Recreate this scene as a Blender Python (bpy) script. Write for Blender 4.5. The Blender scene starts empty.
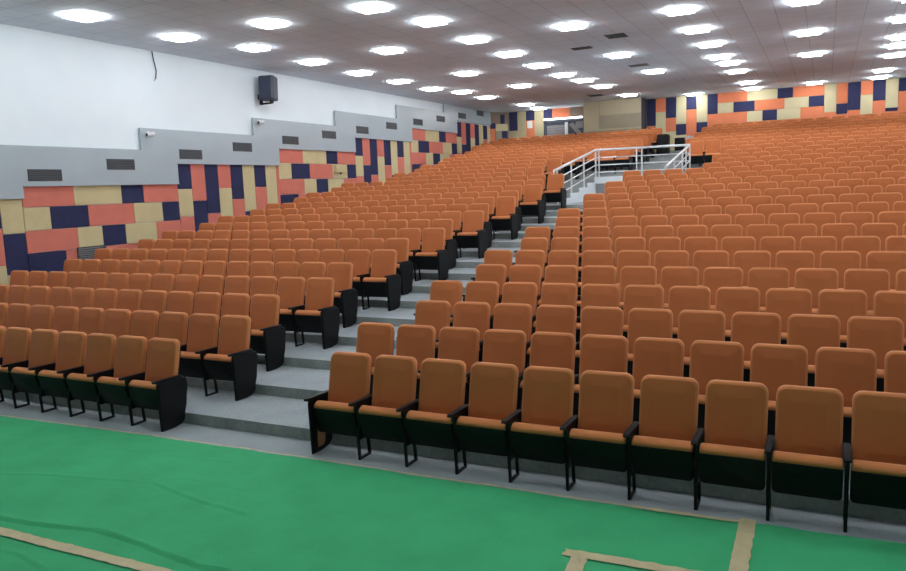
import bpy, math, random
from mathutils import Vector, noise
random.seed(7)
C = bpy.context.scene.collection
PI = math.pi

# ------------------------------------------------------------------ materials
MATS = {}
def mat(name, col, rough=0.6, metal=0.0, var=0.0, scale=8.0, bump=0.0, bscale=60.0, spec=0.5, emit=None, sheen=0.0):
    if name in MATS: return MATS[name]
    m = bpy.data.materials.new(name); m.use_nodes = True
    nt = m.node_tree; b = nt.nodes['Principled BSDF']
    lin = [((c/255)/12.92 if c/255 <= .04045 else (((c/255)+.055)/1.055)**2.4) for c in col]
    b.inputs['Base Color'].default_value = (*lin, 1)
    b.inputs['Roughness'].default_value = rough
    b.inputs['Metallic'].default_value = metal
    b.inputs['Specular IOR Level'].default_value = spec
    if sheen: b.inputs['Sheen Weight'].default_value = sheen
    if var or bump:
        tc = nt.nodes.new('ShaderNodeTexCoord')
    if var:
        n = nt.nodes.new('ShaderNodeTexNoise'); n.inputs['Scale'].default_value = scale; n.inputs['Detail'].default_value = 5
        nt.links.new(tc.outputs['Object'], n.inputs['Vector'])
        r = nt.nodes.new('ShaderNodeValToRGB')
        r.color_ramp.elements[0].position = .3; r.color_ramp.elements[1].position = .7
        r.color_ramp.elements[0].color = (*[c*(1-var) for c in lin], 1)
        r.color_ramp.elements[1].color = (*[min(1, c*(1+var)) for c in lin], 1)
        nt.links.new(n.outputs['Fac'], r.inputs['Fac']); nt.links.new(r.outputs['Color'], b.inputs['Base Color'])
    if bump:
        n2 = nt.nodes.new('ShaderNodeTexNoise'); n2.inputs['Scale'].default_value = bscale; n2.inputs['Detail'].default_value = 3
        nt.links.new(tc.outputs['Object'], n2.inputs['Vector'])
        bp = nt.nodes.new('ShaderNodeBump'); bp.inputs['Strength'].default_value = bump; bp.inputs['Distance'].default_value = .02
        nt.links.new(n2.outputs['Fac'], bp.inputs['Height']); nt.links.new(bp.outputs['Normal'], b.inputs['Normal'])
    if emit:
        b.inputs['Emission Color'].default_value = (.94, .975, 1.0, 1); b.inputs['Emission Strength'].default_value = emit
    MATS[name] = m
    return m

FABRIC = mat('orange_fabric', (188, 103, 57), .85, var=.05, scale=3, spec=.2, sheen=.12)
LIT_EDGE_FABRIC = mat('orange_fabric_lit_edge', (202, 119, 68), .85, var=.04, scale=3, spec=.2, sheen=.15)  # paler rims and seat noses: mostly light on rolled edges, put into the colour
BLACK = mat('black_plastic', (9, 10, 13), .55, spec=.2)
BLACKM = mat('black_metal', (9, 9, 12), .5, spec=.2)
WOOD = mat('bare_plywood', (150, 96, 62), .7, var=.2, scale=5)
NAVY = mat('navy_panel', (46, 48, 78), .9, var=.06, scale=4, spec=.1)
SALMON = mat('orange_panel', (208, 116, 100), .9, var=.05, scale=3, spec=.1)
RORANGE = mat('rear_orange_panel', (216, 122, 86), .9, var=.05, scale=3, spec=.1)
BEIGE = mat('beige_panel', (202, 186, 142), .9, var=.05, scale=3, spec=.1)
RBEIGE = mat('rear_beige_panel', (200, 188, 150), .9, var=.05, scale=3, spec=.1)
SHADED_BEIGE = mat('shaded_beige_panel', (176, 164, 130), .9, var=.06, scale=3, spec=.1)  # rear beige darkened: dimmer light of the left recess put into the colour
BROWN = mat('brown_panel', (132, 112, 98), .85, var=.1, scale=3)
PLY = mat('plywood_board', (184, 170, 140), .85, var=.06, scale=1.5)
PLYD = mat('darker_board', (150, 138, 116), .85, var=.08, scale=1.5)
GREYBAND = mat('grey_paint', (164, 176, 184), .27, var=.03, scale=1.2, bump=.05, bscale=3)
WHITE = mat('white_wall_paint', (236, 246, 254), .8, var=.025, scale=.8)
GRILLE = mat('dark_grille', (42, 46, 52), .6)
GRILLE2 = mat('grille_slats', (66, 72, 78), .5)
STEEL = mat('brushed_steel', (226, 229, 232), .3, metal=.45)
TAPE = mat('tan_tape', (188, 172, 132), .6, var=.08, scale=9)
LAMP = mat('lamp_diffuser', (255, 255, 255), .5, emit=23.0)
LAMP_SPILL = mat('lamp_spill_side', (255, 255, 255), .5, emit=56.0)  # extra-bright sides added to the panel lights to brighten the ceiling
TUBE = mat('tube_glow', (255, 255, 255), .5, emit=10.0)
FRAMEW = mat('white_metal', (225, 228, 230), .4)
PITWHITE = mat('white_plaster', (228, 234, 238), .7, var=.03, scale=2)
PAPER = mat('white_paper', (226, 226, 222), .8, var=.06, scale=14)
SPEAKER = mat('blue_black_cabinet', (44, 50, 66), .55)
SPK2 = mat('speaker_mesh', (52, 60, 80), .7)
CLOTH = mat('grey_cloth', (176, 172, 178), .9, var=.08, scale=12)
DARKWALL = mat('dull_wall', (150, 152, 156), .9)
DKGREY = mat('dark_grey_frame', (52, 56, 68), .6)
MIDGREY = mat('grey_shutter', (128, 122, 124), .6, var=.06, scale=4)

def brick_mat(name, base, line, bw, var, rough=.8, speck=0.0, off=(0, 0, 0)):
    m = bpy.data.materials.new(name); m.use_nodes = True
    nt = m.node_tree; b = nt.nodes['Principled BSDF']; b.inputs['Roughness'].default_value = rough
    b.inputs['Specular IOR Level'].default_value = .25
    tc = nt.nodes.new('ShaderNodeTexCoord')
    mp = nt.nodes.new('ShaderNodeMapping'); mp.inputs['Location'].default_value = off
    nt.links.new(tc.outputs['Object'], mp.inputs['Vector'])
    br = nt.nodes.new('ShaderNodeTexBrick'); br.offset = 0.0
    br.inputs['Scale'].default_value = 1; br.inputs['Brick Width'].default_value = bw; br.inputs['Row Height'].default_value = bw
    br.inputs['Mortar Size'].default_value = .008; br.inputs['Mortar Smooth'].default_value = .3
    lin = lambda c: [((x/255)/12.92 if x/255 <= .04045 else (((x/255)+.055)/1.055)**2.4) for x in c]
    br.inputs['Color1'].default_value = (*lin(base), 1)
    br.inputs['Color2'].default_value = (*[x*(1-var) for x in lin(base)], 1)
    br.inputs['Mortar'].default_value = (*lin(line), 1)
    nt.links.new(mp.outputs['Vector'], br.inputs['Vector'])
    n = nt.nodes.new('ShaderNodeTexNoise'); n.inputs['Scale'].default_value = .6; n.inputs['Detail'].default_value = 6
    nt.links.new(tc.outputs['Object'], n.inputs['Vector'])
    mx = nt.nodes.new('ShaderNodeMixRGB'); mx.blend_type = 'MULTIPLY'; mx.inputs['Fac'].default_value = .2
    rp = nt.nodes.new('ShaderNodeValToRGB'); rp.color_ramp.elements[0].position = .35; rp.color_ramp.elements[1].position = .6
    rp.color_ramp.elements[0].color = (.72, .72, .72, 1); rp.color_ramp.elements[1].color = (1, 1, 1, 1)
    nt.links.new(n.outputs['Fac'], rp.inputs['Fac'])
    nt.links.new(br.outputs['Color'], mx.inputs['Color1']); nt.links.new(rp.outputs['Color'], mx.inputs['Color2'])
    nt.links.new(mx.outputs['Color'], b.inputs['Base Color'])
    return m
CEIL = brick_mat('ceiling_tiles', (228, 240, 252), (178, 187, 196), .61, .06, off=(.3, .1, 0))

def speckle(name, base, var, sc, stain=.25, rough=.85):
    m = bpy.data.materials.new(name); m.use_nodes = True
    nt = m.node_tree; b = nt.nodes['Principled BSDF']; b.inputs['Roughness'].default_value = rough
    b.inputs['Specular IOR Level'].default_value = .2
    lin = [((x/255)/12.92 if x/255 <= .04045 else (((x/255)+.055)/1.055)**2.4) for x in base]
    tc = nt.nodes.new('ShaderNodeTexCoord')
    a = nt.nodes.new('ShaderNodeTexNoise'); a.inputs['Scale'].default_value = sc; a.inputs['Detail'].default_value = 2
    c = nt.nodes.new('ShaderNodeTexNoise'); c.inputs['Scale'].default_value = 2.2; c.inputs['Detail'].default_value = 7
    for q in (a, c): nt.links.new(tc.outputs['Object'], q.inputs['Vector'])
    r1 = nt.nodes.new('ShaderNodeValToRGB'); r1.color_ramp.elements[0].position = .35; r1.color_ramp.elements[1].position = .65
    r1.color_ramp.elements[0].color = (*[x*(1-var) for x in lin], 1); r1.color_ramp.elements[1].color = (*[min(1, x*(1+var)) for x in lin], 1)
    r2 = nt.nodes.new('ShaderNodeValToRGB'); r2.color_ramp.elements[0].position = .35; r2.color_ramp.elements[1].position = .62
    r2.color_ramp.elements[0].color = (1-stain, 1-stain, 1-stain, 1); r2.color_ramp.elements[1].color = (1, 1, 1, 1)
    nt.links.new(a.outputs['Fac'], r1.inputs['Fac']); nt.links.new(c.outputs['Fac'], r2.inputs['Fac'])
    mx = nt.nodes.new('ShaderNodeMixRGB'); mx.blend_type = 'MULTIPLY'; mx.inputs['Fac'].default_value = 1
    nt.links.new(r1.outputs['Color'], mx.inputs['Color1']); nt.links.new(r2.outputs['Color'], mx.inputs['Color2'])
    nt.links.new(mx.outputs['Color'], b.inputs['Base Color'])
    bp = nt.nodes.new('ShaderNodeBump'); bp.inputs['Strength'].default_value = .25; bp.inputs['Distance'].default_value = .01
    nt.links.new(a.outputs['Fac'], bp.inputs['Height']); nt.links.new(bp.outputs['Normal'], b.inputs['Normal'])
    return m
TREAD = speckle('terrazzo_tread', (152, 160, 165), .16, 90, .12)
RISER = speckle('concrete_riser', (160, 164, 162), .1, 30, .3)
CARPET = speckle('green_carpet_felt', (60, 168, 110), .06, 140, .12, .95)

# ------------------------------------------------------------------ mesh helpers
class MB:
    def __init__(s): s.v = []; s.f = []; s.m = []; s.mats = []
    def mi(s, m):
        if m not in s.mats: s.mats.append(m)
        return s.mats.index(m)
    def add(s, vs, fs, m):
        o = len(s.v); s.v += [tuple(v) for v in vs]; i = s.mi(m)
        for f in fs: s.f.append(tuple(o+k for k in f)); s.m.append(i)
        return s
    def box(s, x0, x1, y0, y1, z0, z1, m):
        v = [(x, y, z) for z in (z0, z1) for y in (y0, y1) for x in (x0, x1)]
        return s.add(v, [(0, 2, 3, 1), (4, 5, 7, 6), (0, 1, 5, 4), (2, 6, 7, 3), (0, 4, 6, 2), (1, 3, 7, 5)], m)
    def bbox(s, x0, x1, y0, y1, z0, z1, m, b=.008):
        # box with chamfered edges: three nested rings of 8 corners
        def ring(z, i):
            return [(x0+i+b, y0+i, z), (x1-i-b, y0+i, z), (x1-i, y0+i+b, z), (x1-i, y1-i-b, z), (x1-i-b, y1-i, z), (x0+i+b, y1-i, z), (x0+i, y1-i-b, z), (x0+i, y0+i+b, z)]
        R = [ring(z0, b), ring(z0+b, 0), ring(z1-b, 0), ring(z1, b)]
        return s.loft(R, m)
    def loft(s, R, m, caps=True):
        n = len(R[0]); v = [p for r in R for p in r]; f = []
        for i in range(len(R)-1):
            for k in range(n):
                a = i*n+k; b2 = i*n+(k+1) % n
                f.append((a, b2, b2+n, a+n))
        if caps: f.append(tuple(reversed(range(n)))); f.append(tuple(range((len(R)-1)*n, len(R)*n)))
        return s.add(v, f, m)
    def prism_x(s, prof, x0, x1, m, b=0.0):
        # (y,z) outline, counter-clockwise seen from +x, extruded along x; b = small edge inset
        if not b: return s.loft([[(x, y, z) for y, z in prof] for x in (x0, x1)], m)
        cy = sum(p[0] for p in prof)/len(prof); cz = sum(p[1] for p in prof)/len(prof)
        def sh(p):
            d = math.hypot(p[0]-cy, p[1]-cz) or 1
            return (p[0]-(p[0]-cy)/d*b, p[1]-(p[1]-cz)/d*b)
        sm = [sh(p) for p in prof]
        return s.loft([[(x0, *p) for p in sm], [(x0+b, *p) for p in prof], [(x1-b, *p) for p in prof], [(x1, *p) for p in sm]], m)
    def tube(s, pts, r, m, n=10):
        pts = [Vector(p) for p in pts]; R = []
        for i, p in enumerate(pts):
            d = (pts[min(i+1, len(pts)-1)]-pts[max(i-1, 0)]).normalized()
            a = d.cross(Vector((0, 0, 1)) if abs(d.z) < .95 else Vector((0, 1, 0))).normalized(); b2 = d.cross(a)
            R.append([tuple(p+r*(math.cos(2*PI*k/n)*a+math.sin(2*PI*k/n)*b2)) for k in range(n)])
        return s.loft(R, m)
    def mesh(s, name):
        me = bpy.data.meshes.new(name); me.from_pydata(s.v, [], s.f)
        for m in s.mats: me.materials.append(m)
        me.polygons.foreach_set('material_index', s.m)
        me.validate(); me.update()
        return me
def smooth(me, ang=40):
    me.polygons.foreach_set('use_smooth', [True]*len(me.polygons))
    try: me.set_sharp_from_angle(angle=math.radians(ang))
    except Exception: pass
    return me
def obj(name, me, parent=None, loc=None):
    if isinstance(me, MB): me = me.mesh(name)
    o = bpy.data.objects.new(name, me); C.objects.link(o)
    if parent: o.parent = parent
    if loc: o.location = loc
    return o
def empty(name, loc=(0, 0, 0), rz=0):
    o = bpy.data.objects.new(name, None); C.objects.link(o); o.location = loc; o.rotation_euler = (0, 0, rz); o.empty_display_size = .1
    return o
def tag(o, label, cat, group=None, kind=None):
    o['label'] = label; o['category'] = cat
    if group: o['group'] = group
    if kind: o['kind'] = kind
    return o
def struct(o, label=None):
    o['kind'] = 'structure'
    if label: o['label'] = label
    return o

def pad(cx, zc, w, h, rt, rb, y0, y1, b, mfab, dome=0.0, n=5, lean=None):
    """upright cushion: rounded rectangle in x-z, thickness y0..y1, rounded edges b; dome bulges the -y face."""
    def outline(ins):
        pts = []
        hw, hh = w/2-ins, h/2-ins
        for sx, sz, r, a0 in ((1, -1, rb, -PI/2), (1, 1, rt, 0), (-1, 1, rt, PI/2), (-1, -1, rb, PI)):
            r = max(r-ins, .004)
            for k in range(n):
                a = a0+PI/2*k/(n-1)
                pts.append((sx*(hw-r)+r*math.cos(a), sz*(hh-r)+r*math.sin(a)))
        return pts
    lv = [(b+.10, y0-dome)] if dome else []
    lv += [(b, y0), (b*.3, y0+b*.3), (0, y0+b), (0, y1-b), (b*.3, y1-b*.3), (b, y1)]
    R = [[(cx+x, y+(lean(z+zc) if lean else 0), zc+z) for x, z in outline(i)] for i, y in lv]
    return R

# ------------------------------------------------------------------ hall measurements
A1, A2, A3 = 0.1393772, -0.10678044592510762, 0.4739987245650936
D = .9702
def rise(i):
    k = min(i, 21)-1
    return A1*k+A2*k*k*.01+A3*k**3*1e-4+max(0, i-21)*.152
def ty(i): return (i-2)*D-.05
XL, XR, ZC, YR, YRL, YF = -10.69, 8.4, 6.42, 28.7, 29.4, -11.0
NR = 29
PX0, PX1 = -2.75, .42          # recess in the middle of the hall
PY0, PY1 = ty(18), ty(22)

# ------------------------------------------------------------------ floor tiers
fl = MB()
fl.box(XL, XR, YF, ty(2)+.01, -.3, 0, TREAD)
for i in range(2, NR+1):
    y0, z = ty(i), rise(i); y1 = ty(i+1) if i < NR else YRL+.3
    spans = [(XL, XR)]
    if 18 <= i <= 21: spans = [(XL, PX0), (PX1, XR)]
    for x0, x1 in spans:
        zb = rise(i-1)-.3
        yb = y1+.01
        v = [(x0, y0, zb), (x1, y0, zb), (x1, yb, zb), (x0, yb, zb), (x0, y0, z), (x1, y0, z), (x1, yb, z), (x0, yb, z)]
        fl.add(v, [(4, 5, 6, 7)], TREAD)
        fl.add(v, [(0, 1, 5, 4), (1, 2, 6, 5), (3, 0, 4, 7), (2, 3, 7, 6)], RISER)
fl.box(PX0-.02, PX1+.02, PY0-.02, PY1+.02, rise(17)-.3, rise(17), TREAD)
struct(obj('floor', fl), 'grey speckled concrete stepped seating floor')
# white cheeks of the recess
pw = MB()
for i in range(18, 22):
    pw.box(PX0, PX0+.03, ty(i), ty(i+1), rise(17), rise(i)+.025, PITWHITE)
    pw.box(PX1-.03, PX1, ty(i), ty(i+1), rise(17), rise(i)+.025, PITWHITE)
struct(obj('trim_1', pw), 'white stepped side wall of the recess')
pb = MB(); pb.box(PX0, PX1, PY1-.04, PY1, rise(17), rise(22)-.17, DARKWALL); pb.box(PX0, PX1, PY1-.1, PY1, rise(22)-.17, rise(22)+.06, PITWHITE)
struct(obj('trim_2', pb), 'white edge slab of the landing')

# ------------------------------------------------------------------ walls and ceiling
w = MB(); w.box(XL-.2, XL, YF, YR, -.3, ZC, WHITE); wl = struct(obj('wall_left', w), 'white upper side wall')
w = MB(); w.box(XR, XR+.2, YF, YRL, -.3, ZC, WHITE); struct(obj('wall_right', w))
w = MB(); w.box(XL, XR, YF-.2, YF, -.3, ZC, DARKWALL); struct(obj('wall_front', w))
w = MB(); w.box(-3.2, XR, YR+.02, YR+.2, 3.0, ZC, RBEIGE); wr = struct(obj('wall_rear', w), 'rear wall of coloured panels')
w = MB(); w.box(-10.1, -3.2, YRL+.02, YRL+.2, 3.0, ZC, RBEIGE); wrl = struct(obj('wall_rear', w), 'recessed part of the rear wall')
w = MB(); w.add([(XL, YR, 3.5), (-9.92, YRL+.05, 3.5), (-9.92, YRL+.05, ZC), (XL, YR, ZC), (XL-.15, YR, 3.5), (-10.07, YRL+.2, 3.5), (-10.07, YRL+.2, ZC), (XL-.15, YR, ZC)],
                [(0, 1, 2, 3), (5, 4, 7, 6)], BROWN); wc = struct(obj('wall_corner', w), 'slanting brown corner wall')
w = MB(); w.box(XL-.3, XR+.3, YF-.3, YRL+.4, ZC, ZC+.2, CEIL); ceil = struct(obj('ceiling', w), 'grey tiled ceiling')

NAMES = {NAVY: 'navy', SALMON: 'orange', RORANGE: 'orange', BEIGE: 'beige', RBEIGE: 'beige', SHADED_BEIGE: 'beige', BROWN: 'brown'}
def panel_left(y0, y1, z0, z1, m):
    if z1-z0 < .03: return
    g = .004
    b = MB(); b.bbox(XL+.001, XL+.035, y0+g, y1-g, z0+g, z1-g, m, .004)
    o = obj('wall_panel', b, wl); o['label'] = NAMES[m]+' wall panel'
def panel_rear(x0, x1, z1, z0, m, y=YR, par=None):
    g = .004
    b = MB(); b.bbox(x0+g, x1-g, y-.03, y+.015, z0+g, z1-g, m, .004)
    o = obj('wall_panel', b, par or wr); o['label'] = NAMES[m]+' wall panel'

def secA(y, z):   # horizontal running bond, 4.3 m long, top z
    zr = [z, z-.47, z-.96, z-1.44, z-1.92]
    R1 = [(0, 1.24, SALMON), (1.24, 2.53, BEIGE), (2.53, 3.18, NAVY), (3.18, 4.3, SALMON)]
    R2 = [(0, .62, BEIGE), (.62, 1.57, NAVY), (1.57, 2.85, SALMON), (2.85, 3.74, BEIGE), (3.74, 4.3, NAVY)]
    R3 = [(0, 1.24, SALMON), (1.24, 1.9, BEIGE), (1.9, 2.55, NAVY), (2.55, 3.5, BEIGE), (3.5, 4.3, SALMON)]
    R4 = [(0, .9, NAVY), (.9, 4.3, SALMON)]
    for k, r in enumerate((R1, R2, R3, R4)):
        for a, b, m in r: panel_left(y+a, y+b, zr[k+1], zr[k], m)
def secB(y, z, y_end):
    S = [[(NAVY, .68), (BEIGE, 1.40), (SALMON, 2.1)], [(SALMON, 1.0), (NAVY, 2.1)], [(NAVY, 1.36), (SALMON, 2.1)],
         [(SALMON, .68), (BEIGE, 1.62), (BEIGE, 2.1)], [(NAVY, 1.0), (SALMON, 2.1)], [(BEIGE, 1.36), (NAVY, 2.1)],
         [(NAVY, .67), (SALMON, 2.1)], [(BEIGE, 1.36), (NAVY, 2.1)]]
    for k, s in enumerate(S):
        t = z
        for m, d in s:
            panel_left(y+.5*k, min(y+.5*(k+1), y_end), z-d, t, m); t = z-d
    panel_left(y+4.0, y_end, z-1.5, z, SALMON)
for a, b, L in ((1.4, 2.0, [(SALMON, 1.9), (BEIGE, .6)]), (2.0, 2.6, [(BEIGE, 2.0), (SALMON, .6)]), (2.6, 3.17, [(NAVY, 2.27), (SALMON, 1.5), (BEIGE, .6)]), (3.17, 3.655, [(BEIGE, 2.15), (NAVY, 1.3), (BEIGE, .6)])):
    t = 2.9
    for m, z in L: panel_left(a, b, z, t, m); t = z
for q in range(3):
    y, z = 3.66+8.43*q, 3.15+1.035*q
    secA(y, z); secB(y+4.3, z+.52, min(y+8.43, YR) if q < 2 else YR)

# stepped grey duct band
band = empty('duct_band'); tag(band, 'long stepped grey duct band running above the patterned panels', 'duct')
tops = [-1.5, 2.7, 6.86, 11.0, 15.2, 19.4, 23.53, YR]; topz = [3.46-.52, 3.46, 3.97, 4.5, 5.01, 5.52, 6.05, 6.57]
bots = [-4.7, -.5, 3.68, 7.97, 12.1, 16.36, 20.57, 24.8, YR]; botz = [1.86, 2.38, 2.9, 3.15, 3.67, 4.18, 4.69, 5.24, 5.8]
tops = [-5.6]+tops; topz = [2.4]+topz
def tz(y):
    for k in range(len(tops)-1):
        if y < tops[k+1]: return min(topz[k+1] if tops[k] <= y else topz[0], ZC-.002)
    return min(topz[-1], ZC-.002)
def bz(y):
    for k in range(len(bots)-1):
        if y < bots[k+1]: return botz[k+1] if y >= bots[k] else botz[0]
    return botz[-1]
cuts = sorted(set([y for y in tops+bots if -5.6 <= y <= YR]))
bb = MB()
for a, b in zip(cuts[:-1], cuts[1:]):
    m_ = (a+b)/2
    bb.box(XL+.037, XL+.085, a, b, bz(m_), tz(m_), GREYBAND)
    bb.box(XL+.037, XL+.1, a, b, bz(m_)-.03, bz(m_), GREYBAND)
obj('duct_casing', bb, band)
for y in [3.81-2.13*2, 3.81-2.13]+[3.81, 5.8, 8.06, 10.07, 12.29, 14.38, 16.46, 18.55, 20.69, 22.77, 24.96, 27.0]:
    z = 3.355+(y-3.81)*.126
    g = MB(); g.box(XL+.08, XL+.092, y, y+.8, z-.125, z+.125, GRILLE)
    for k in range(6): g.box(XL+.09, XL+.1, y+.02, y+.78, z-.11+k*.04, z-.098+k*.04, GRILLE2)
    o = obj('grille', g, band); o['label'] = 'dark slotted air grille'
vent = empty('wall_vent', (XL+.036, 4.83, 1.44)); tag(vent, 'grey louvred vent low on the patterned wall behind the seats', 'vent')
g = MB(); g.box(0, .02, 0, .77, 0, .3, GRILLE)
obj('vent_frame', g, vent)
g = MB()
for k in range(6): g.box(.02, .035, .02, .75, .02+k*.046, .044+k*.046, mat('vent_grey', (112, 114, 116), .5))
obj('louvre', g, vent)

# rear wall, right-hand section: upright strips, running bond, upright strips
strips = [(-2.9, -2.5, [(NAVY, 5.21), (RORANGE, 4.3)]), (-2.5, -2.06, [(RORANGE, 5.8), (RBEIGE, 4.3)]), (-2.06, -1.61, [(NAVY, 5.51), (RORANGE, 4.91), (RBEIGE, 4.3)]),
          (-1.61, -1.17, [(RBEIGE, 5.21), (NAVY, 4.73), (RBEIGE, 4.3)]), (-1.17, -.73, [(NAVY, 5.81), (RORANGE, 4.3)]), (-.73, -.27, [(RBEIGE, 5.23), (NAVY, 4.8), (RORANGE, 4.3)]),
          (-.27, .16, [(NAVY, 5.53)]),
          (4.33, 4.78, [(RBEIGE, 5.28), (RORANGE, 4.3)]), (4.78, 5.19, [(RORANGE, 5.59), (NAVY, 5.17), (RORANGE, 4.3)]), (5.19, 5.65, [(NAVY, 5.3), (RORANGE, 4.3)]),
          (5.65, 6.08, [(RORANGE, 5.87), (RBEIGE, 5.1), (RORANGE, 4.3)]), (6.08, 6.53, [(NAVY, 5.6), (RORANGE, 4.3)]), (6.53, 6.97, [(RBEIGE, 5.29), (NAVY, 5.15), (RORANGE, 4.3)]),
          (6.97, 7.4, [(NAVY, 5.9), (RORANGE, 4.3)]), (7.4, 7.85, [(RBEIGE, 5.2), (RORANGE, 4.3)]), (7.85, 8.38, [(RORANGE, 5.6), (NAVY, 4.3)])]
for x0, x1, s in strips:
    t = ZC-.01
    for m, z in s: panel_rear(x0, x1, t, z, m); t = z
for zt, zb, r in ((ZC-.01, 5.985, [(.16, 1.36, RORANGE), (1.36, 2.55, RBEIGE), (2.55, 3.15, NAVY), (3.15, 4.33, RORANGE)]),
                  (5.985, 5.55, [(.16, .8, RBEIGE), (.8, 1.66, NAVY), (1.66, 2.83, RORANGE), (2.83, 3.75, RBEIGE), (3.75, 4.33, NAVY)]),
                  (5.55, 5.11, [(-.27, 1.36, RORANGE), (1.36, 1.97, RBEIGE), (1.97, 2.55, NAVY), (2.55, 3.44, RBEIGE), (3.44, 4.33, RORANGE)]),
                  (5.11, 4.6, [(-.27, 2.2, RORANGE), (2.2, 4.33, RORANGE)])):
    for a, b, m in r: panel_rear(a, b, zt, zb, m)
# rear wall, recessed left part
YB = YRL
for x0, x1, s in [(-9.9, -9.45, [(NAVY, 5.48), (SHADED_BEIGE, 4.6)]), (-9.45, -9.0, [(SHADED_BEIGE, 4.6)]), (-9.0, -8.55, [(NAVY, 5.93), (RORANGE, 4.6)]),
                  (-8.55, -8.07, [(SHADED_BEIGE, 4.6)]), (-8.07, -7.63, [(NAVY, 5.92)]), (-7.63, -6.74, [(RORANGE, 5.92)]), (-6.74, -5.5, [(BROWN, 5.92)])]:
    t = ZC-.01
    for m, z in s: panel_rear(x0, x1, t, z, m, YB, wrl); t = z
# panels on the slanting corner
dv = Vector((-9.92-XL, YRL+.05-YR, 0)); L_ = dv.length; dv.normalize(); nv = Vector((dv.y, -dv.x, 0))
def corner_panel(a, b, z0, z1, m, name='wall_panel', t=.03):
    p = Vector((XL, YR, 0)); q = MB(); vs = []
    for z in (z0, z1):
        for dd in (0.002, t):
            for s in (a, b): vs.append(p+dv*s*L_+nv*dd+Vector((0, 0, z)))
    q.add(vs, [(0, 1, 3, 2), (4, 6, 7, 5), (0, 4, 5, 1), (2, 3, 7, 6), (0, 2, 6, 4), (1, 5, 7, 3)], m)
    o = obj(name, q, wc); o['label'] = NAMES.get(m, 'brown')+' wall panel'; return o
corner_panel(.05, .3, 5.62, 5.88, NAVY); corner_panel(.55, .76, 5.85, 6.3, NAVY); corner_panel(.62, .88, 5.1, 5.5, NAVY)
corner_panel(.3, .9, 5.5, 5.84, RBEIGE); corner_panel(.04, .26, 4.8, 5.6, RORANGE); corner_panel(.3, .58, 4.6, 5.5, PLYD)
# doorway with shutter, diagonal strut and tube light
d1 = struct(empty('door_1', (0, YB, 0)), 'grey shuttered doorway under a tube light')
q = MB(); q.box(-8.07, -6.0, -.012, .015, 4.4, 5.87, DKGREY); obj('door_backing', q, d1)
q = MB(); q.box(-8.07, -7.97, -.06, -.012, 4.4, 5.84, DKGREY); q.box(-8.07, -6.0, -.06, -.012, 5.74, 5.84, DKGREY); obj('door_frame', q, d1)
q = MB(); q.box(-7.9, -7.0, -.035, -.012, 4.4, 5.6, MIDGREY)
for k in range(9): q.box(-7.9, -7.0, -.042, -.035, 4.5+k*.12, 4.51+k*.12, DKGREY)
obj('shutter', q, d1)
q = MB(); q.box(-6.98, -6.84, -.07, -.012, 4.4, 5.72, MATS['white_metal']); obj('door_post', q, d1)
q = MB(); q.add([(-6.78, -.03, 5.6), (-6.6, -.03, 5.7), (-6.1, -.03, 5.1), (-6.25, -.03, 4.95)], [(0, 3, 2, 1)], MIDGREY); obj('strut', q, d1)
q = MB(); q.box(-6.45, -6.1, -.035, -.012, 5.4, 5.72, MIDGREY); obj('door_plate', q, d1)
tl = empty('tube_light', (-7.05, YB-.1, 5.9)); tag(tl, 'long glowing fluorescent tube above the grey rear doorway', 'light')
q = MB(); q.box(-1.0, .95, .03, .085, -.03, .05, FRAMEW); obj('light_housing', q, tl)
q = MB(); q.tube([(-.98, .0, 0), (.93, .0, 0)], .03, TUBE); obj('tube', q, tl)
q = MB(); q.bbox(-8.93, -8.66, YB-.036, YB-.031, 5.55, 5.9, PAPER, .001)
tag(obj('paper_sign', q), 'white paper notice pinned on the orange panel of the rear wall', 'notice')
# booth
bo = struct(empty('wall_booth', (0, 27.75, 0)), 'boarded projection booth at the rear')
q = MB(); q.box(-5.58, -2.96, 0, 1.6, 3.8, ZC, PLY); obj('booth_shell', q, bo)
q = MB(); q.box(-4.84, -2.97, -.02, 0, 5.17, 5.77, PLYD); obj('lower_board', q, bo)
q = MB(); q.box(-5.58, -2.95, -.05, 0, 5.08, 5.14, PLY); q.box(-5.58, -2.95, -.03, 0, 3.9, 5.08, PLYD); obj('sill_board', q, bo)
q = MB(); q.box(-4.855, -4.835, -.012, 0, 5.14, 6.4, PLYD); q.box(-3.9, -3.89, -.008, 0, 5.77, 6.4, PLYD); obj('board_joint', q, bo)
q = MB(); q.box(-2.96, -2.93, .0, 1.0, 3.9, ZC, DKGREY); obj('booth_side', q, bo)

# ------------------------------------------------------------------ ceiling lights
LX = [[-8.04, -7.91, -8.19, -8.18, -8.65, -8.61, -8.61, -8.54, -8.41, -8.89, -8.83], [-5.74, -6.04, -5.94, -6.35], [-3.15, -3.3, -3.4, -3.59, -3.56, -3.55, -3.49, -3.43, -3.81],
      [-.77, -.83, -1.01, -.98], [1.63, 1.65, 1.61, 1.61, 1.49, 1.53, 1.52, 1.53], [3.97, 4.0, 3.99], [6.25, 6.25, 6.33, 6.3, 6.27, 6.12]]
LY = [[28.6, 26.5, 22.6, 20.27, 18.68, 16.19, 13.77, 11.24, 8.67, 6.67, 4.12, 1.6, -1.0],
      [20.22, 16.07, 11.06, 6.75, 1.6, -1.0],
      [26.2, 22.55, 20.37, 18.56, 16.08, 13.58, 11.08, 8.63, 6.79, 3.6, 1.2, -1.3],
      [28.1, 19.9, 15.79, 10.99, 6, 1.5, -1.3],
      [27.83, 25.54, 21.88, 19.68, 18.12, 15.66, 13.3, 10.85, 8.4, 6, 3.5, 1.1, -1.3],
      [27.72, 19.52, 15.53, 11.5, 7, 3, -1.0],
      [27.67, 25.45, 21.58, 19.5, 17.87, 15.12, 12.6, 10, 7.5, 5, 2.5, 0]]  # last entries of each line: unseen lights added to brighten the front
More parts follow.
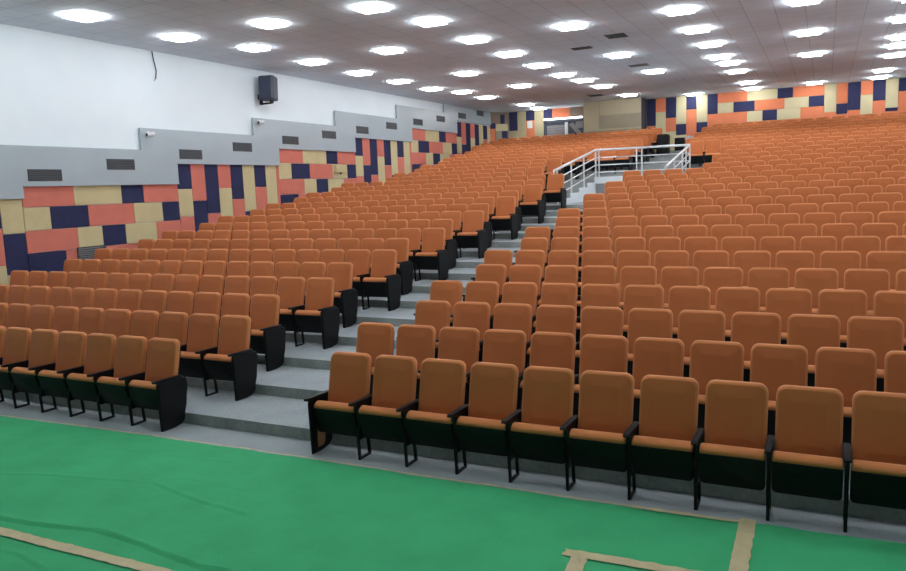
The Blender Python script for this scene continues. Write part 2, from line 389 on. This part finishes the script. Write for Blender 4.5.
ORD = 'first second third fourth fifth sixth seventh eighth ninth tenth eleventh twelfth thirteenth fourteenth fifteenth sixteenth seventeenth eighteenth nineteenth twentieth twenty-first twenty-second twenty-third twenty-fourth twenty-fifth twenty-sixth twenty-seventh twenty-eighth twenty-ninth'.split()
q = MB()
for a in ((-.29, .29, -.29, -.27), (-.29, .29, .27, .29), (-.29, -.27, -.27, .27), (.27, .29, -.27, .27)): q.box(*a, -.012, -.001, FRAMEW)
lf = q.mesh('light_frame'); q = MB(); q.box(-.27, .27, -.27, .27, -.056, -.052, LAMP); q.box(-.268, .268, -.268, .268, -.052, -.002, LAMP_SPILL); ld = q.mesh('diffuser')
for c_, (xs_, ys) in enumerate(zip(LX, LY)):
    for k, y in enumerate(ys):
        e = empty('ceiling_light', (xs_[min(k, len(xs_)-1)], y, ZC))
        tag(e, f'square white ceiling panel light, {ORD[k]} from the back wall, {ORD[c_]} line from the patterned wall', 'light', 'square ceiling panel lights')
        obj('light_frame', lf, e); obj('diffuser', ld, e)
for n_, (x, y, wx, wy, lab) in enumerate([(-.37, 12.9, .5, .55, 'dark rectangular ceiling vent between the lights, nearer one of the pair'), (-1.6, 14.05, .55, .32, 'dark narrow ceiling vent, farther one of the pair'),
                                          (-.97, 18.2, .6, .5, 'faint grey slotted ceiling grille beyond the dark vents'), (-4.36, 25.45, .6, .6, 'dark ceiling vent near the boarded booth')]):
    e = empty('ceiling_vent', (x, y, ZC)); tag(e, lab, 'vent', )
    dark = GRILLE if n_ != 2 else mat('pale_slats', (150, 150, 152), .7)
    q = MB(); q.box(-wx/2, wx/2, -wy/2, wy/2, -.012, -.001, dark); obj('vent_opening', q, e)
    q = MB()
    for k in range(5): q.box(-wx/2+.02, wx/2-.02, -wy/2+.04+k*wy*.18, -wy/2+.06+k*wy*.18, -.022, -.012, GRILLE2 if n_ != 2 else mat('slat_shadow', (126, 128, 132), .7))
    obj('slat', q, e)

# loudspeaker on the side wall
sp = empty('wall_loudspeaker', (XL, 11.5, 5.86)); tag(sp, 'black loudspeaker bracketed high on the white side wall', 'loudspeaker')
def spk():
    R = []
    for z, s in ((-.36, .92), (-.33, 1), (.33, 1), (.36, .96)):
        R.append([(x*s, y*s, z) for x, y in ((-.2, -.16), (-.16, -.24), (.16, -.24), (.2, -.16), (.15, .2), (-.15, .2))])
    return MB().loft(R, SPEAKER)
cab = obj('speaker_cabinet', spk(), sp); cab.location = (.34, 0, 0); cab.rotation_euler = (math.radians(-4), 0, math.radians(12)); cab.scale = (1.22, 1, .95)
q = MB(); q.bbox(-.155, .155, -.25, -.238, -.31, .31, SPK2, .004); gr = obj('speaker_grille', q, cab)
q = MB(); q.box(0, .05, -.12, .12, -.3, -.15, BLACKM); q.box(0, .42, -.03, .03, -.44, -.39, BLACKM); q.box(.38, .44, -.06, .06, -.42, -.34, BLACKM); q.box(0, .05, -.05, .05, -.44, -.2, BLACKM); obj('bracket', q, sp)
# small white cameras on the steps of the band
for y, z, lab in ((7.08, 4.36, 'small white security camera on the nearer step of the grey band'), (11.24, 4.9, 'small white security camera on the step below the loudspeaker')):
    e = empty('security_camera', (XL+.087, y, z)); tag(e, lab, 'camera')
    q = MB(); q.box(-.0, .03, -.04, .04, -.06, .06, FRAMEW); obj('mount', q, e)
    q = MB(); q.tube([(.02, 0, 0), (.09, -.02, -.02)], .018, FRAMEW); obj('arm', q, e)
    q = MB(); q.tube([(.1, .1, 0), (.1, -.12, -.03)], .05, FRAMEW, 12); hd = obj('camera_body', q, e)
    q = MB(); q.tube([(.1, -.12, -.03), (.1, -.128, -.031)], .035, BLACK, 12); obj('lens', q, hd)
wb = empty('wall_box', (XL+.036, 15.3, 3.55)); tag(wb, 'small beige control box fixed to the panels beside a navy panel', 'control box')
q = MB(); q.bbox(0, .1, -.28, .28, -.12, .12, BEIGE, .01); obj('box_body', q, wb)
q = MB(); q.tube([(.05, .05, -.12), (.05, .05, -.18)], .03, GRILLE); obj('outlet', q, wb)
q = MB(); q.tube([(XL+.02, 7.5, 6.41), (XL+.03, 7.52, 6.2), (XL+.025, 7.58, 5.95), (XL+.03, 7.54, 5.75), (XL+.02, 7.5, 5.7)], .013, BLACK, 6)
tag(obj('hanging_cable', q), 'thin black cable hanging from the ceiling down the white wall', 'cable')

# ------------------------------------------------------------------ railing round the recess
rl = empty('safety_railing', (PX0, ty(18), rise(18))); tag(rl, 'white steel safety railing bent round the recess in the middle of the hall', 'railing')
base = Vector((PX0, ty(18), rise(18)))
def rel(p): return tuple(Vector(p)-base)
zt = 3.88; yb = 19.45; y_l, z_l = 14.9, 3.15; y_r, z_r = 15.3, 3.14
rt = [(PX0, y_l-.02, z_l-.1), (PX0, y_l, z_l), (PX0, yb, zt), (PX1, yb, zt), (PX1, y_r, z_r), (PX1, y_r-.02, z_r-.1)]
q = MB(); q.tube([rel(p) for p in (rt[0], rt[1], (PX0, yb-.1, zt-.016))], .037, STEEL); q.tube([rel(p) for p in ((PX0, yb-.12, zt-.019), (PX0+.02, yb-.02, zt), (PX0+.12, yb, zt), (PX1-.12, yb, zt), (PX1-.02, yb-.02, zt), (PX1, yb-.12, zt-.02))], .037, STEEL)
q.tube([rel(p) for p in ((PX1, yb-.1, zt-.018), rt[4], rt[5])], .037, STEEL); obj('top_rail', smooth(q.mesh('top_rail')), rl)
def slope(y, side):
    y0, z0 = (y_l, z_l) if side < 0 else (y_r, z_r)
    return z0+(zt-z0)*(y-y0)/(yb-y0)
def tfloor(y):
    i = 17
    while ty(i+1) <= y+1e-6: i += 1
    return rise(min(i, 22))
for side, x in ((-1, PX0), (1, PX1)):
    for y in (15.2, 16.6, 18.0, yb):
        q = MB(); xx = x+(.0 if side < 0 else 0); q.tube([rel((xx-.05*side*0, y, tfloor(y)-.0)), rel((xx, y, slope(y, side)))], .028, STEEL); obj('post', smooth(q.mesh('post')), rl)
    for d in (.27, .52, .77):
        q = MB(); q.tube([rel((x, 15.2, slope(15.2, side)-d)), rel((x, yb, zt-d))], .017, STEEL, 8); obj('mid_rail', smooth(q.mesh('mid_rail')), rl)
for x in (PX0+.12, -1.33, -1.15, PX1-.12):
    q = MB(); q.tube([rel((x, yb, rise(22))), rel((x, yb, zt))], .026, STEEL); obj('post', smooth(q.mesh('post')), rl)
for d in (.27, .52, .77):
    q = MB(); q.tube([rel((PX0, yb, zt-d)), rel((PX1, yb, zt-d))], .017, STEEL, 8); obj('mid_rail', smooth(q.mesh('mid_rail')), rl)

# ------------------------------------------------------------------ green carpet
FOLDS = [([(-6, -2.25), (-3.07, -2.07), (-2.53, -1.9), (-1.75, -1.75), (-1.35, -1.66), (-.61, -1.83), (0, -1.9)], .03, .028),
         ([(-2.6, -2.85), (-1.52, -2.72), (-.97, -2.6), (-.36, -2.66), (.32, -2.75), (.9, -2.7)], .05, .06),
                  ([(1.2, -2.5), (1.58, -2.18), (1.87, -1.93), (2.0, -1.49), (2.11, -.8)], .014, .03),
         ([(1.75, -2.05), (2.3, -1.0), (3.2, -.75)], .01, .03),
         ([(-1.9, -1.85), (-1.1, -1.45), (-.2, -1.5)], .008, .05), ([(-2.2, -3.3), (-1.2, -3.15), (-.5, -3.3)], .025, .05), ([(-3.5, -1.2), (-2.2, -1.05), (-1.0, -.95)], .01, .08)]
def seg_d(px, py, a, b):
    ax, ay = a; bx, by = b; dx, dy = bx-ax, by-ay
    t = max(0, min(1, ((px-ax)*dx+(py-ay)*dy)/(dx*dx+dy*dy)))
    return math.hypot(px-ax-t*dx, py-ay-t*dy)
def seg_sd(px, py, a, b):
    ax, ay = a; bx, by = b; dx, dy = bx-ax, by-ay
    t = max(0, min(1, ((px-ax)*dx+(py-ay)*dy)/(dx*dx+dy*dy)))
    ex, ey = px-ax-t*dx, py-ay-t*dy
    return math.hypot(ex, ey), (1 if ey*dx-ex*dy > 0 else -1)
def carpet_h(x, y):
    h = .018+.010*(noise.noise(Vector((x*1.3, y*1.3, 0)))+.5*noise.noise(Vector((x*3.1, y*3.1, 4))))+.002*noise.noise(Vector((x*9, y*14, 2)))
    for pts, a, s in FOLDS:
        if min(p[0] for p in pts)-.2 < x < max(p[0] for p in pts)+.2:
            d, sg = min(seg_sd(x, y, p, r) for p, r in zip(pts, pts[1:]))
            if d < .35:
                a2 = .55*a*(.55+.9*noise.noise(Vector((x*2.3, y*2.3, 7)))+.3)
                h += a2*math.exp(-d/(s*.9)) if sg > 0 else a2*math.exp(-d/(s*.25))-.4*a2*math.exp(-((d-.02)/.015)**2)
    return max(h, .004)
EDGE = [(-10.6, -.8), (-5.2, -.7), (-2.58, -.6), (-.43, -.56), (2.78, -.56), (3.95, -.51), (4.15, -.47), (5.08, -.435), (8.4, -.43)]
def edge_y(x):
    for (a, ya), (b, yb2) in zip(EDGE, EDGE[1:]):
        if x <= b: return ya+(yb2-ya)*(x-a)/(b-a)+.012*noise.noise(Vector((x*2.5, 0, 9)))
    return EDGE[-1][1]
xs = [-10.5+.5*k for k in range(13)]+[-4.4+.03*k for k in range(330)]+[5.5+.3*k for k in range(10)]
ys = [0, .01]+[.022*k for k in range(1, 150)]+[3.6, 4.2, 5, 6.5, 8, 10]
q = MB(); vs = []; fs = []
for j, t in enumerate(ys):
    for x in xs:
        y = edge_y(x)-t
        vs.append((x, y, .0 if j == 0 else carpet_h(x, y)))
n = len(xs)
for j in range(len(ys)-1):
    for i in range(n-1): fs.append((j*n+i, (j+1)*n+i, (j+1)*n+i+1, j*n+i+1))
q.add(vs, fs, CARPET)
me = q.mesh('carpet'); me.polygons.foreach_set('use_smooth', [True]*len(me.polygons))
tag(obj('carpet', me), 'wrinkled bright green carpet covering the front floor', 'carpet')
def tape(pts, wd, lab, jag=.012, seed=0, end=True):
    q = MB(); vs = []; fs = []; N = 0
    P = [Vector((*p, 0)) for p in pts]
    samples = []
    for a, b in zip(P, P[1:]):
        k = max(2, int((b-a).length/.03))
        for i in range(k): samples.append((a+(b-a)*i/k, (b-a).normalized()))
    samples.append((P[-1], (P[-1]-P[-2]).normalized()))
    for i, (p, d) in enumerate(samples):
        nrm = Vector((-d.y, d.x, 0))
        for s in (-1, -.33, .33, 1):
            o_ = s*wd/2+jag*noise.noise(Vector((i*.35, s*3, seed)))
            e_ = d*(.03*noise.noise(Vector((s*4, seed, 3)))) if i in (0, len(samples)-1) else Vector((0, 0, 0))
            c = p+nrm*o_+e_; vs.append((c.x, c.y, (carpet_h(c.x, c.y) if c.y < edge_y(c.x)-.012 else max(.003, carpet_h(c.x, c.y)-.004))+.010))
    for i in range(len(samples)-1):
        for s in range(3): a = i*4+s; fs.append((a, a+4, a+5, a+1))
    q.add(vs, fs, TAPE); me = q.mesh('floor_tape'); me.polygons.foreach_set('use_smooth', [True]*len(me.polygons))
    return tag(obj('floor_tape', me), lab, 'tape')
tape([(-4, -3.0), (-1.74, -2.945), (.05, -2.93), (1.5, -2.93)], .105, 'long tan tape strip across the wrinkled carpet away from the seats', seed=1)
tape([(3.97, -.45), (3.98, -1.3), (4.0, -2.2)], .125, 'short wide tan tape strip running from the carpet edge toward the viewer', seed=2)
tape([(2.76, -1.525), (3.55, -1.505), (3.9, -1.5)], .105, 'tan tape crossbar of the taped corner on the carpet', seed=3)
tape([(2.9, -1.57), (2.97, -2.3)], .12, 'tan tape leg of the taped corner on the carpet', seed=4)
tape([(3.05, edge_y(3.05)-.0), (3.5, edge_y(3.5)-.0), (3.93, edge_y(3.93)-.005)], .055, 'tan tape edging along the carpet front between the tape strip and seats', seed=5)
tape([(x, edge_y(x)+.004) for x in (-5.2, -4.4, -3.6, -2.8, -2, -1.2, -.4, .4, 1.2, 2, 2.8, 3.04)], .026, 'thin frayed tan tape along the carpet edge below both seat blocks', jag=.02, seed=6)

# ------------------------------------------------------------------ seats
def lean(z): return -.13*(1.04-z)/.58
def backrest_mb(n=5):
    R = pad(0, .755, .498, .575, .075, .04, -.04, .035, .022, FABRIC, .012, n, lean); m = len(R[0])
    q = MB().loft(R[:2], FABRIC, False); q.add(R[0], [tuple(reversed(range(m)))], FABRIC)
    q.loft(R[1:], LIT_EDGE_FABRIC, False); return q.add(R[-1], [tuple(range(m))], FABRIC)
def backshell_mb(n=5):
    return MB().loft(pad(0, .70, .47, .62, .07, .05, .036, .056, .008, BLACK, 0, n, lean), BLACK)
TIP = (-.24, .97)
def tipped(s, t): return (-.262+TIP[0]*s+TIP[1]*t, .165+TIP[1]*s-TIP[0]*t)
def cushion_mb():
    prof = [(.12, .015), (.12, .075), (.22, .086), (.34, .086), (.385, .076), (.408, .055), (.416, .025), (.412, -.005), (.402, -.03), (.385, -.044), (.368, -.044), (.358, .015)]
    pr = [tipped(*p) for p in prof]
    return MB().prism_x(pr, -.254, .254, LIT_EDGE_FABRIC, .012)
def seatshell_mb(n=5):
    R = pad(0, .222, .512, .288, .008, .04, -.055, .018, .012, BLACK, 0, n)
    return MB().loft([[(x, *tipped(z, y)) for x, y, z in r] for r in R], BLACK)
def armrest_mb(x):
    q = MB(); w_ = .025
    prof = [(-.055, .588), (-.45, .596), (-.485, .604), (-.492, .62), (-.478, .632), (-.40, .63), (-.055, .618)]
    return q.prism_x(prof, x-w_, x+w_, BLACK, .006)
def legframe_mb(x):
    q = MB(); t = .016
    q.prism_x([(-.12, .592), (-.40, .592), (-.405, .55), (-.345, .40), (-.385, .24), (-.375, .215), (-.16, .215), (-.165, .30), (-.12, .45)][::1], x-t, x+t, BLACKM)
    u = .013
    q.prism_x([(-.388, .23), (-.372, 0), (-.348, 0), (-.364, .23)], x-u, x+u, BLACKM)
    q.prism_x([(-.205, .23), (-.185, 0), (-.161, 0), (-.181, .23)], x-u, x+u, BLACKM)
    q.prism_x([(-.375, .022), (-.375, 0), (-.16, 0), (-.16, .022)], x-u, x+u, BLACKM)
    q.box(x-.02, x+.02, -.1, -.02, .42, .6, BLACKM)
    return q
EP = [(-.42, .005), (-.24, .0), (-.11, .018), (-.065, .06), (-.053, .14), (-.015, .24), (.0, .35), (.022, .5), (.012, .56), (-.04, .59), (-.42, .59), (-.435, .57), (-.432, .3)]
def endpanel_mb(x0, x1): return MB().prism_x(EP, x0, x1, BLACK, .01)
def endinner_mb(x):
    return MB().prism_x([(-.33, .06), (-.24, .055), (-.2, .1), (-.19, .3), (-.2, .4), (-.33, .4)], x, x+.006, WOOD)
M_back = smooth(backrest_mb().mesh('backrest')); M_bshell = smooth(backshell_mb().mesh('back_shell'))
M_seat = smooth(cushion_mb().mesh('seat')); M_sshell = smooth(seatshell_mb().mesh('seat_shell'))
M_armL = smooth(armrest_mb(-.28).mesh('armrest')); M_armR = smooth(armrest_mb(.28).mesh('armrest'))
M_legL = legframe_mb(-.28).mesh('leg_frame'); M_legR = legframe_mb(.28).mesh('leg_frame')
M_epR = smooth(endpanel_mb(.258, .305).mesh('end_panel')); M_epL = smooth(endpanel_mb(-.30, -.272).mesh('end_panel'))
M_inn = endinner_mb(-.272).mesh('inner_board')

P = .56
seats = []     # (block, row, k, x, y, z, aisle)
def row_start(side, i):
    odd = i % 2
    if side > 0:
        if i <= 16: return -.09 if odd else -.37
        if i <= 22: return 1.63 if odd else 1.9
        return .37 if odd else .09
    if i <= 16: return -2.86 if odd else -2.57
    if i <= 22: return -4.18 if odd else -3.9
    return -2.2+.006*(i-23)
for i in range(1, NR+1):
    for side in (1, -1):
        x = row_start(side, i); k = 0
        lim = -9.95 if i < 17 else (-8.95 if i <= 22 else (-9.0 if i <= 25 else -9.5))
        while (x <= 7.95 if side > 0 else x >= lim):
            seats.append((side, i, k, x, (i-1)*D, rise(i), k == 0)); x += side*(P if side > 0 or i < 5 else .556); k += 1
# camera
cam = bpy.data.cameras.new('camera'); co = bpy.data.objects.new('camera', cam); C.objects.link(co)
cam.sensor_fit = 'HORIZONTAL'; cam.sensor_width = 36; cam.lens = 754.84/906*36; cam.clip_end = 200
yaw, pitch, roll = .459781859, -.128897021, -.0369815957
cyw, syw = math.cos(yaw), math.sin(yaw)
fw = Vector((-syw*math.cos(pitch), cyw*math.cos(pitch), math.sin(pitch))); ri = Vector((cyw, syw, 0)); up = ri.cross(fw)
rr = ri*math.cos(roll)+up*math.sin(roll); uu = up*math.cos(roll)-ri*math.sin(roll)
from mathutils import Matrix
CP = Vector((4.46855, -6.67636, 2.76905))
co.matrix_world = Matrix(((rr.x, uu.x, -fw.x, CP.x), (rr.y, uu.y, -fw.y, CP.y), (rr.z, uu.z, -fw.z, CP.z), (0, 0, 0, 1)))
bpy.context.scene.camera = co
def depth_px(s):
    d = Vector((s[3], s[4], s[5]+.75))-CP; z = d.dot(fw)
    if z < .5: return None
    return z, 453+754.84*d.dot(rr)/z, 285.5-754.84*d.dot(uu)/z
ranked = []
for s in seats:
    r_ = depth_px(s)
    if r_ and -14 < r_[1] < 922 and r_[2] < 600: ranked.append((r_[0], s))
ranked.sort(key=lambda t: t[0])
single = set((s[0], s[1], s[2]) for _, s in ranked[:300])

GL, GR = 'orange seats of the block beside the patterned wall', 'orange seats of the block across the aisle steps'
proto = {}
def make_seat(kind):
    root = empty('auditorium_seat')
    b = obj('backrest', M_back, root); obj('back_shell', M_bshell, b)
    s = obj('seat', M_seat, root); s['label'] = 'tipped-up orange seat'; obj('seat_shell', M_sshell, s)['label'] = 'black seat underside'
    side = 1 if kind in ('R', 'RA') else -1
    obj('armrest', M_armR if side > 0 else M_armL, root); obj('leg_frame', M_legR if side > 0 else M_legL, root)
    if kind == 'LA':
        obj('armrest', M_armR, root); obj('end_panel', M_epR, root)['label'] = 'solid black end panel'
    if kind == 'RA':
        obj('armrest', M_armL, root); e = obj('end_panel', M_epL, root); e['label'] = 'black end panel'; obj('inner_board', M_inn, e)['label'] = 'bare brown board'
    return root
def copy_tree(o, parent=None):
    c = o.copy(); C.objects.link(c); c.parent = parent
    for ch in list(o.children): copy_tree(ch, c)
    return c
nxt = {}
for s in seats:
    side, i, k, x, y, z, a = s
    if (side, i, k) not in single: continue
    kind = ('R' if side > 0 else 'L')+('A' if a else '')
    if kind not in proto: proto[kind] = o = make_seat(kind)
    else: o = copy_tree(proto[kind])
    o.location = (x, y, z); o.rotation_euler = (0, 0, math.radians(random.uniform(-.15, .15)))
    rw = 'front' if i == 1 else ORD[i-1]
    blk = 'block by the patterned wall' if side < 0 else 'block across the aisle'
    if a and side < 0: lab = f'orange aisle seat with solid black end panel, {rw} row, {blk}'
    elif a: lab = f'orange aisle-end tip-up seat, first in the {rw} row, {blk}'
    else: lab = f'orange tip-up seat, {ORD[k]} from the aisle, {rw} row, {blk}'
    tag(o, lab, 'seat', GL if side < 0 else GR)
# all remaining seats as one object
T = {}
def tmpl(kind):
    q = MB(); parts = [backrest_mb(3), backshell_mb(3), cushion_mb(), seatshell_mb(3)]
    side = 1 if kind[0] == 'R' else -1
    parts += [armrest_mb(.28*side), legframe_mb(.28*side)]
    if kind == 'LA': parts += [armrest_mb(.28), endpanel_mb(.258, .305)]
    if kind == 'RA': parts += [armrest_mb(-.28), endpanel_mb(-.30, -.272)]
    for p in parts:
        off = len(q.v); q.v += p.v
        for f, m in zip(p.f, p.m): q.f.append(tuple(off+t for t in f)); q.m.append(q.mi(p.mats[m]))
    return q
big = MB()
for s in seats:
    side, i, k, x, y, z, a = s
    if (side, i, k) in single: continue
    kind = ('R' if side > 0 else 'L')+('A' if a else '')
    if kind not in T: T[kind] = tmpl(kind)
    t = T[kind]; off = len(big.v)
    big.v += [(vx+x, vy+y, vz+z) for vx, vy, vz in t.v]
    mp = [big.mi(m) for m in t.mats]
    big.f += [tuple(off+w_ for w_ in f) for f in t.f]; big.m += [mp[m] for m in t.m]
tag(obj('auditorium_seating', smooth(big.mesh('auditorium_seating'))), 'remaining orange seat rows filling the upper rear of the hall', 'seating', kind='stuff')
for lab, x0, x1, y0, y1, z0, h in (('taller dark box standing on the rear aisle steps beside the seat ends', -1.8, -1.36, 25.3, 25.8, rise(28), .82), ('lower dark box standing at the rear wall by the top of the aisle', -1.3, -.92, 26.5, 27.0, rise(29), .55)):
    e = empty('dark_cabinet', ((x0+x1)/2, (y0+y1)/2, z0)); tag(e, lab, 'cabinet')
    hw, hd = (x1-x0)/2, (y1-y0)/2
    q = MB(); q.bbox(-hw, hw, -hd, hd, 0, h, BLACK, .03); obj('cabinet_body', q, e)
    q = MB(); q.bbox(-hw+.02, hw-.02, -hd-.015, -hd, .06, h-.06, BLACKM, .005); obj('cabinet_front', q, e)
# grey cloth left on a rear seat back
zc = rise(24)+1.02; q = MB(); R = []
for j, (zz, sx, sy) in enumerate(((-.16, .13, .06), (-.05, .16, .07), (.02, .14, .06), (.05, .07, .03))):
    R.append([(sx*math.cos(2*PI*t/12)*(1+.15*math.sin(3*t+j)), sy*math.sin(2*PI*t/12), zz+.02*math.sin(2*t)) for t in range(12)])
q.loft(R, CLOTH)
tag(obj('cloth_bundle', smooth(q.mesh('cloth_bundle')), None, (-.31, 24.02, rise(26)+.86)), 'pale grey cloth slumped over a seat back beside the rear aisle', 'cloth')

# ------------------------------------------------------------------ world and look
wd = bpy.data.worlds.new('world'); bpy.context.scene.world = wd; wd.use_nodes = True
wd.node_tree.nodes['Background'].inputs['Color'].default_value = (.6, .65, .7, 1); wd.node_tree.nodes['Background'].inputs['Strength'].default_value = .05
sc = bpy.context.scene
sc.view_settings.view_transform = 'Standard'; sc.view_settings.look = 'None'; sc.view_settings.exposure = -.08; sc.view_settings.gamma = 1.08
sc.cycles.use_denoising = True
sc.cycles.max_bounces = 6; sc.cycles.diffuse_bounces = 4; sc.cycles.sample_clamp_indirect = 6
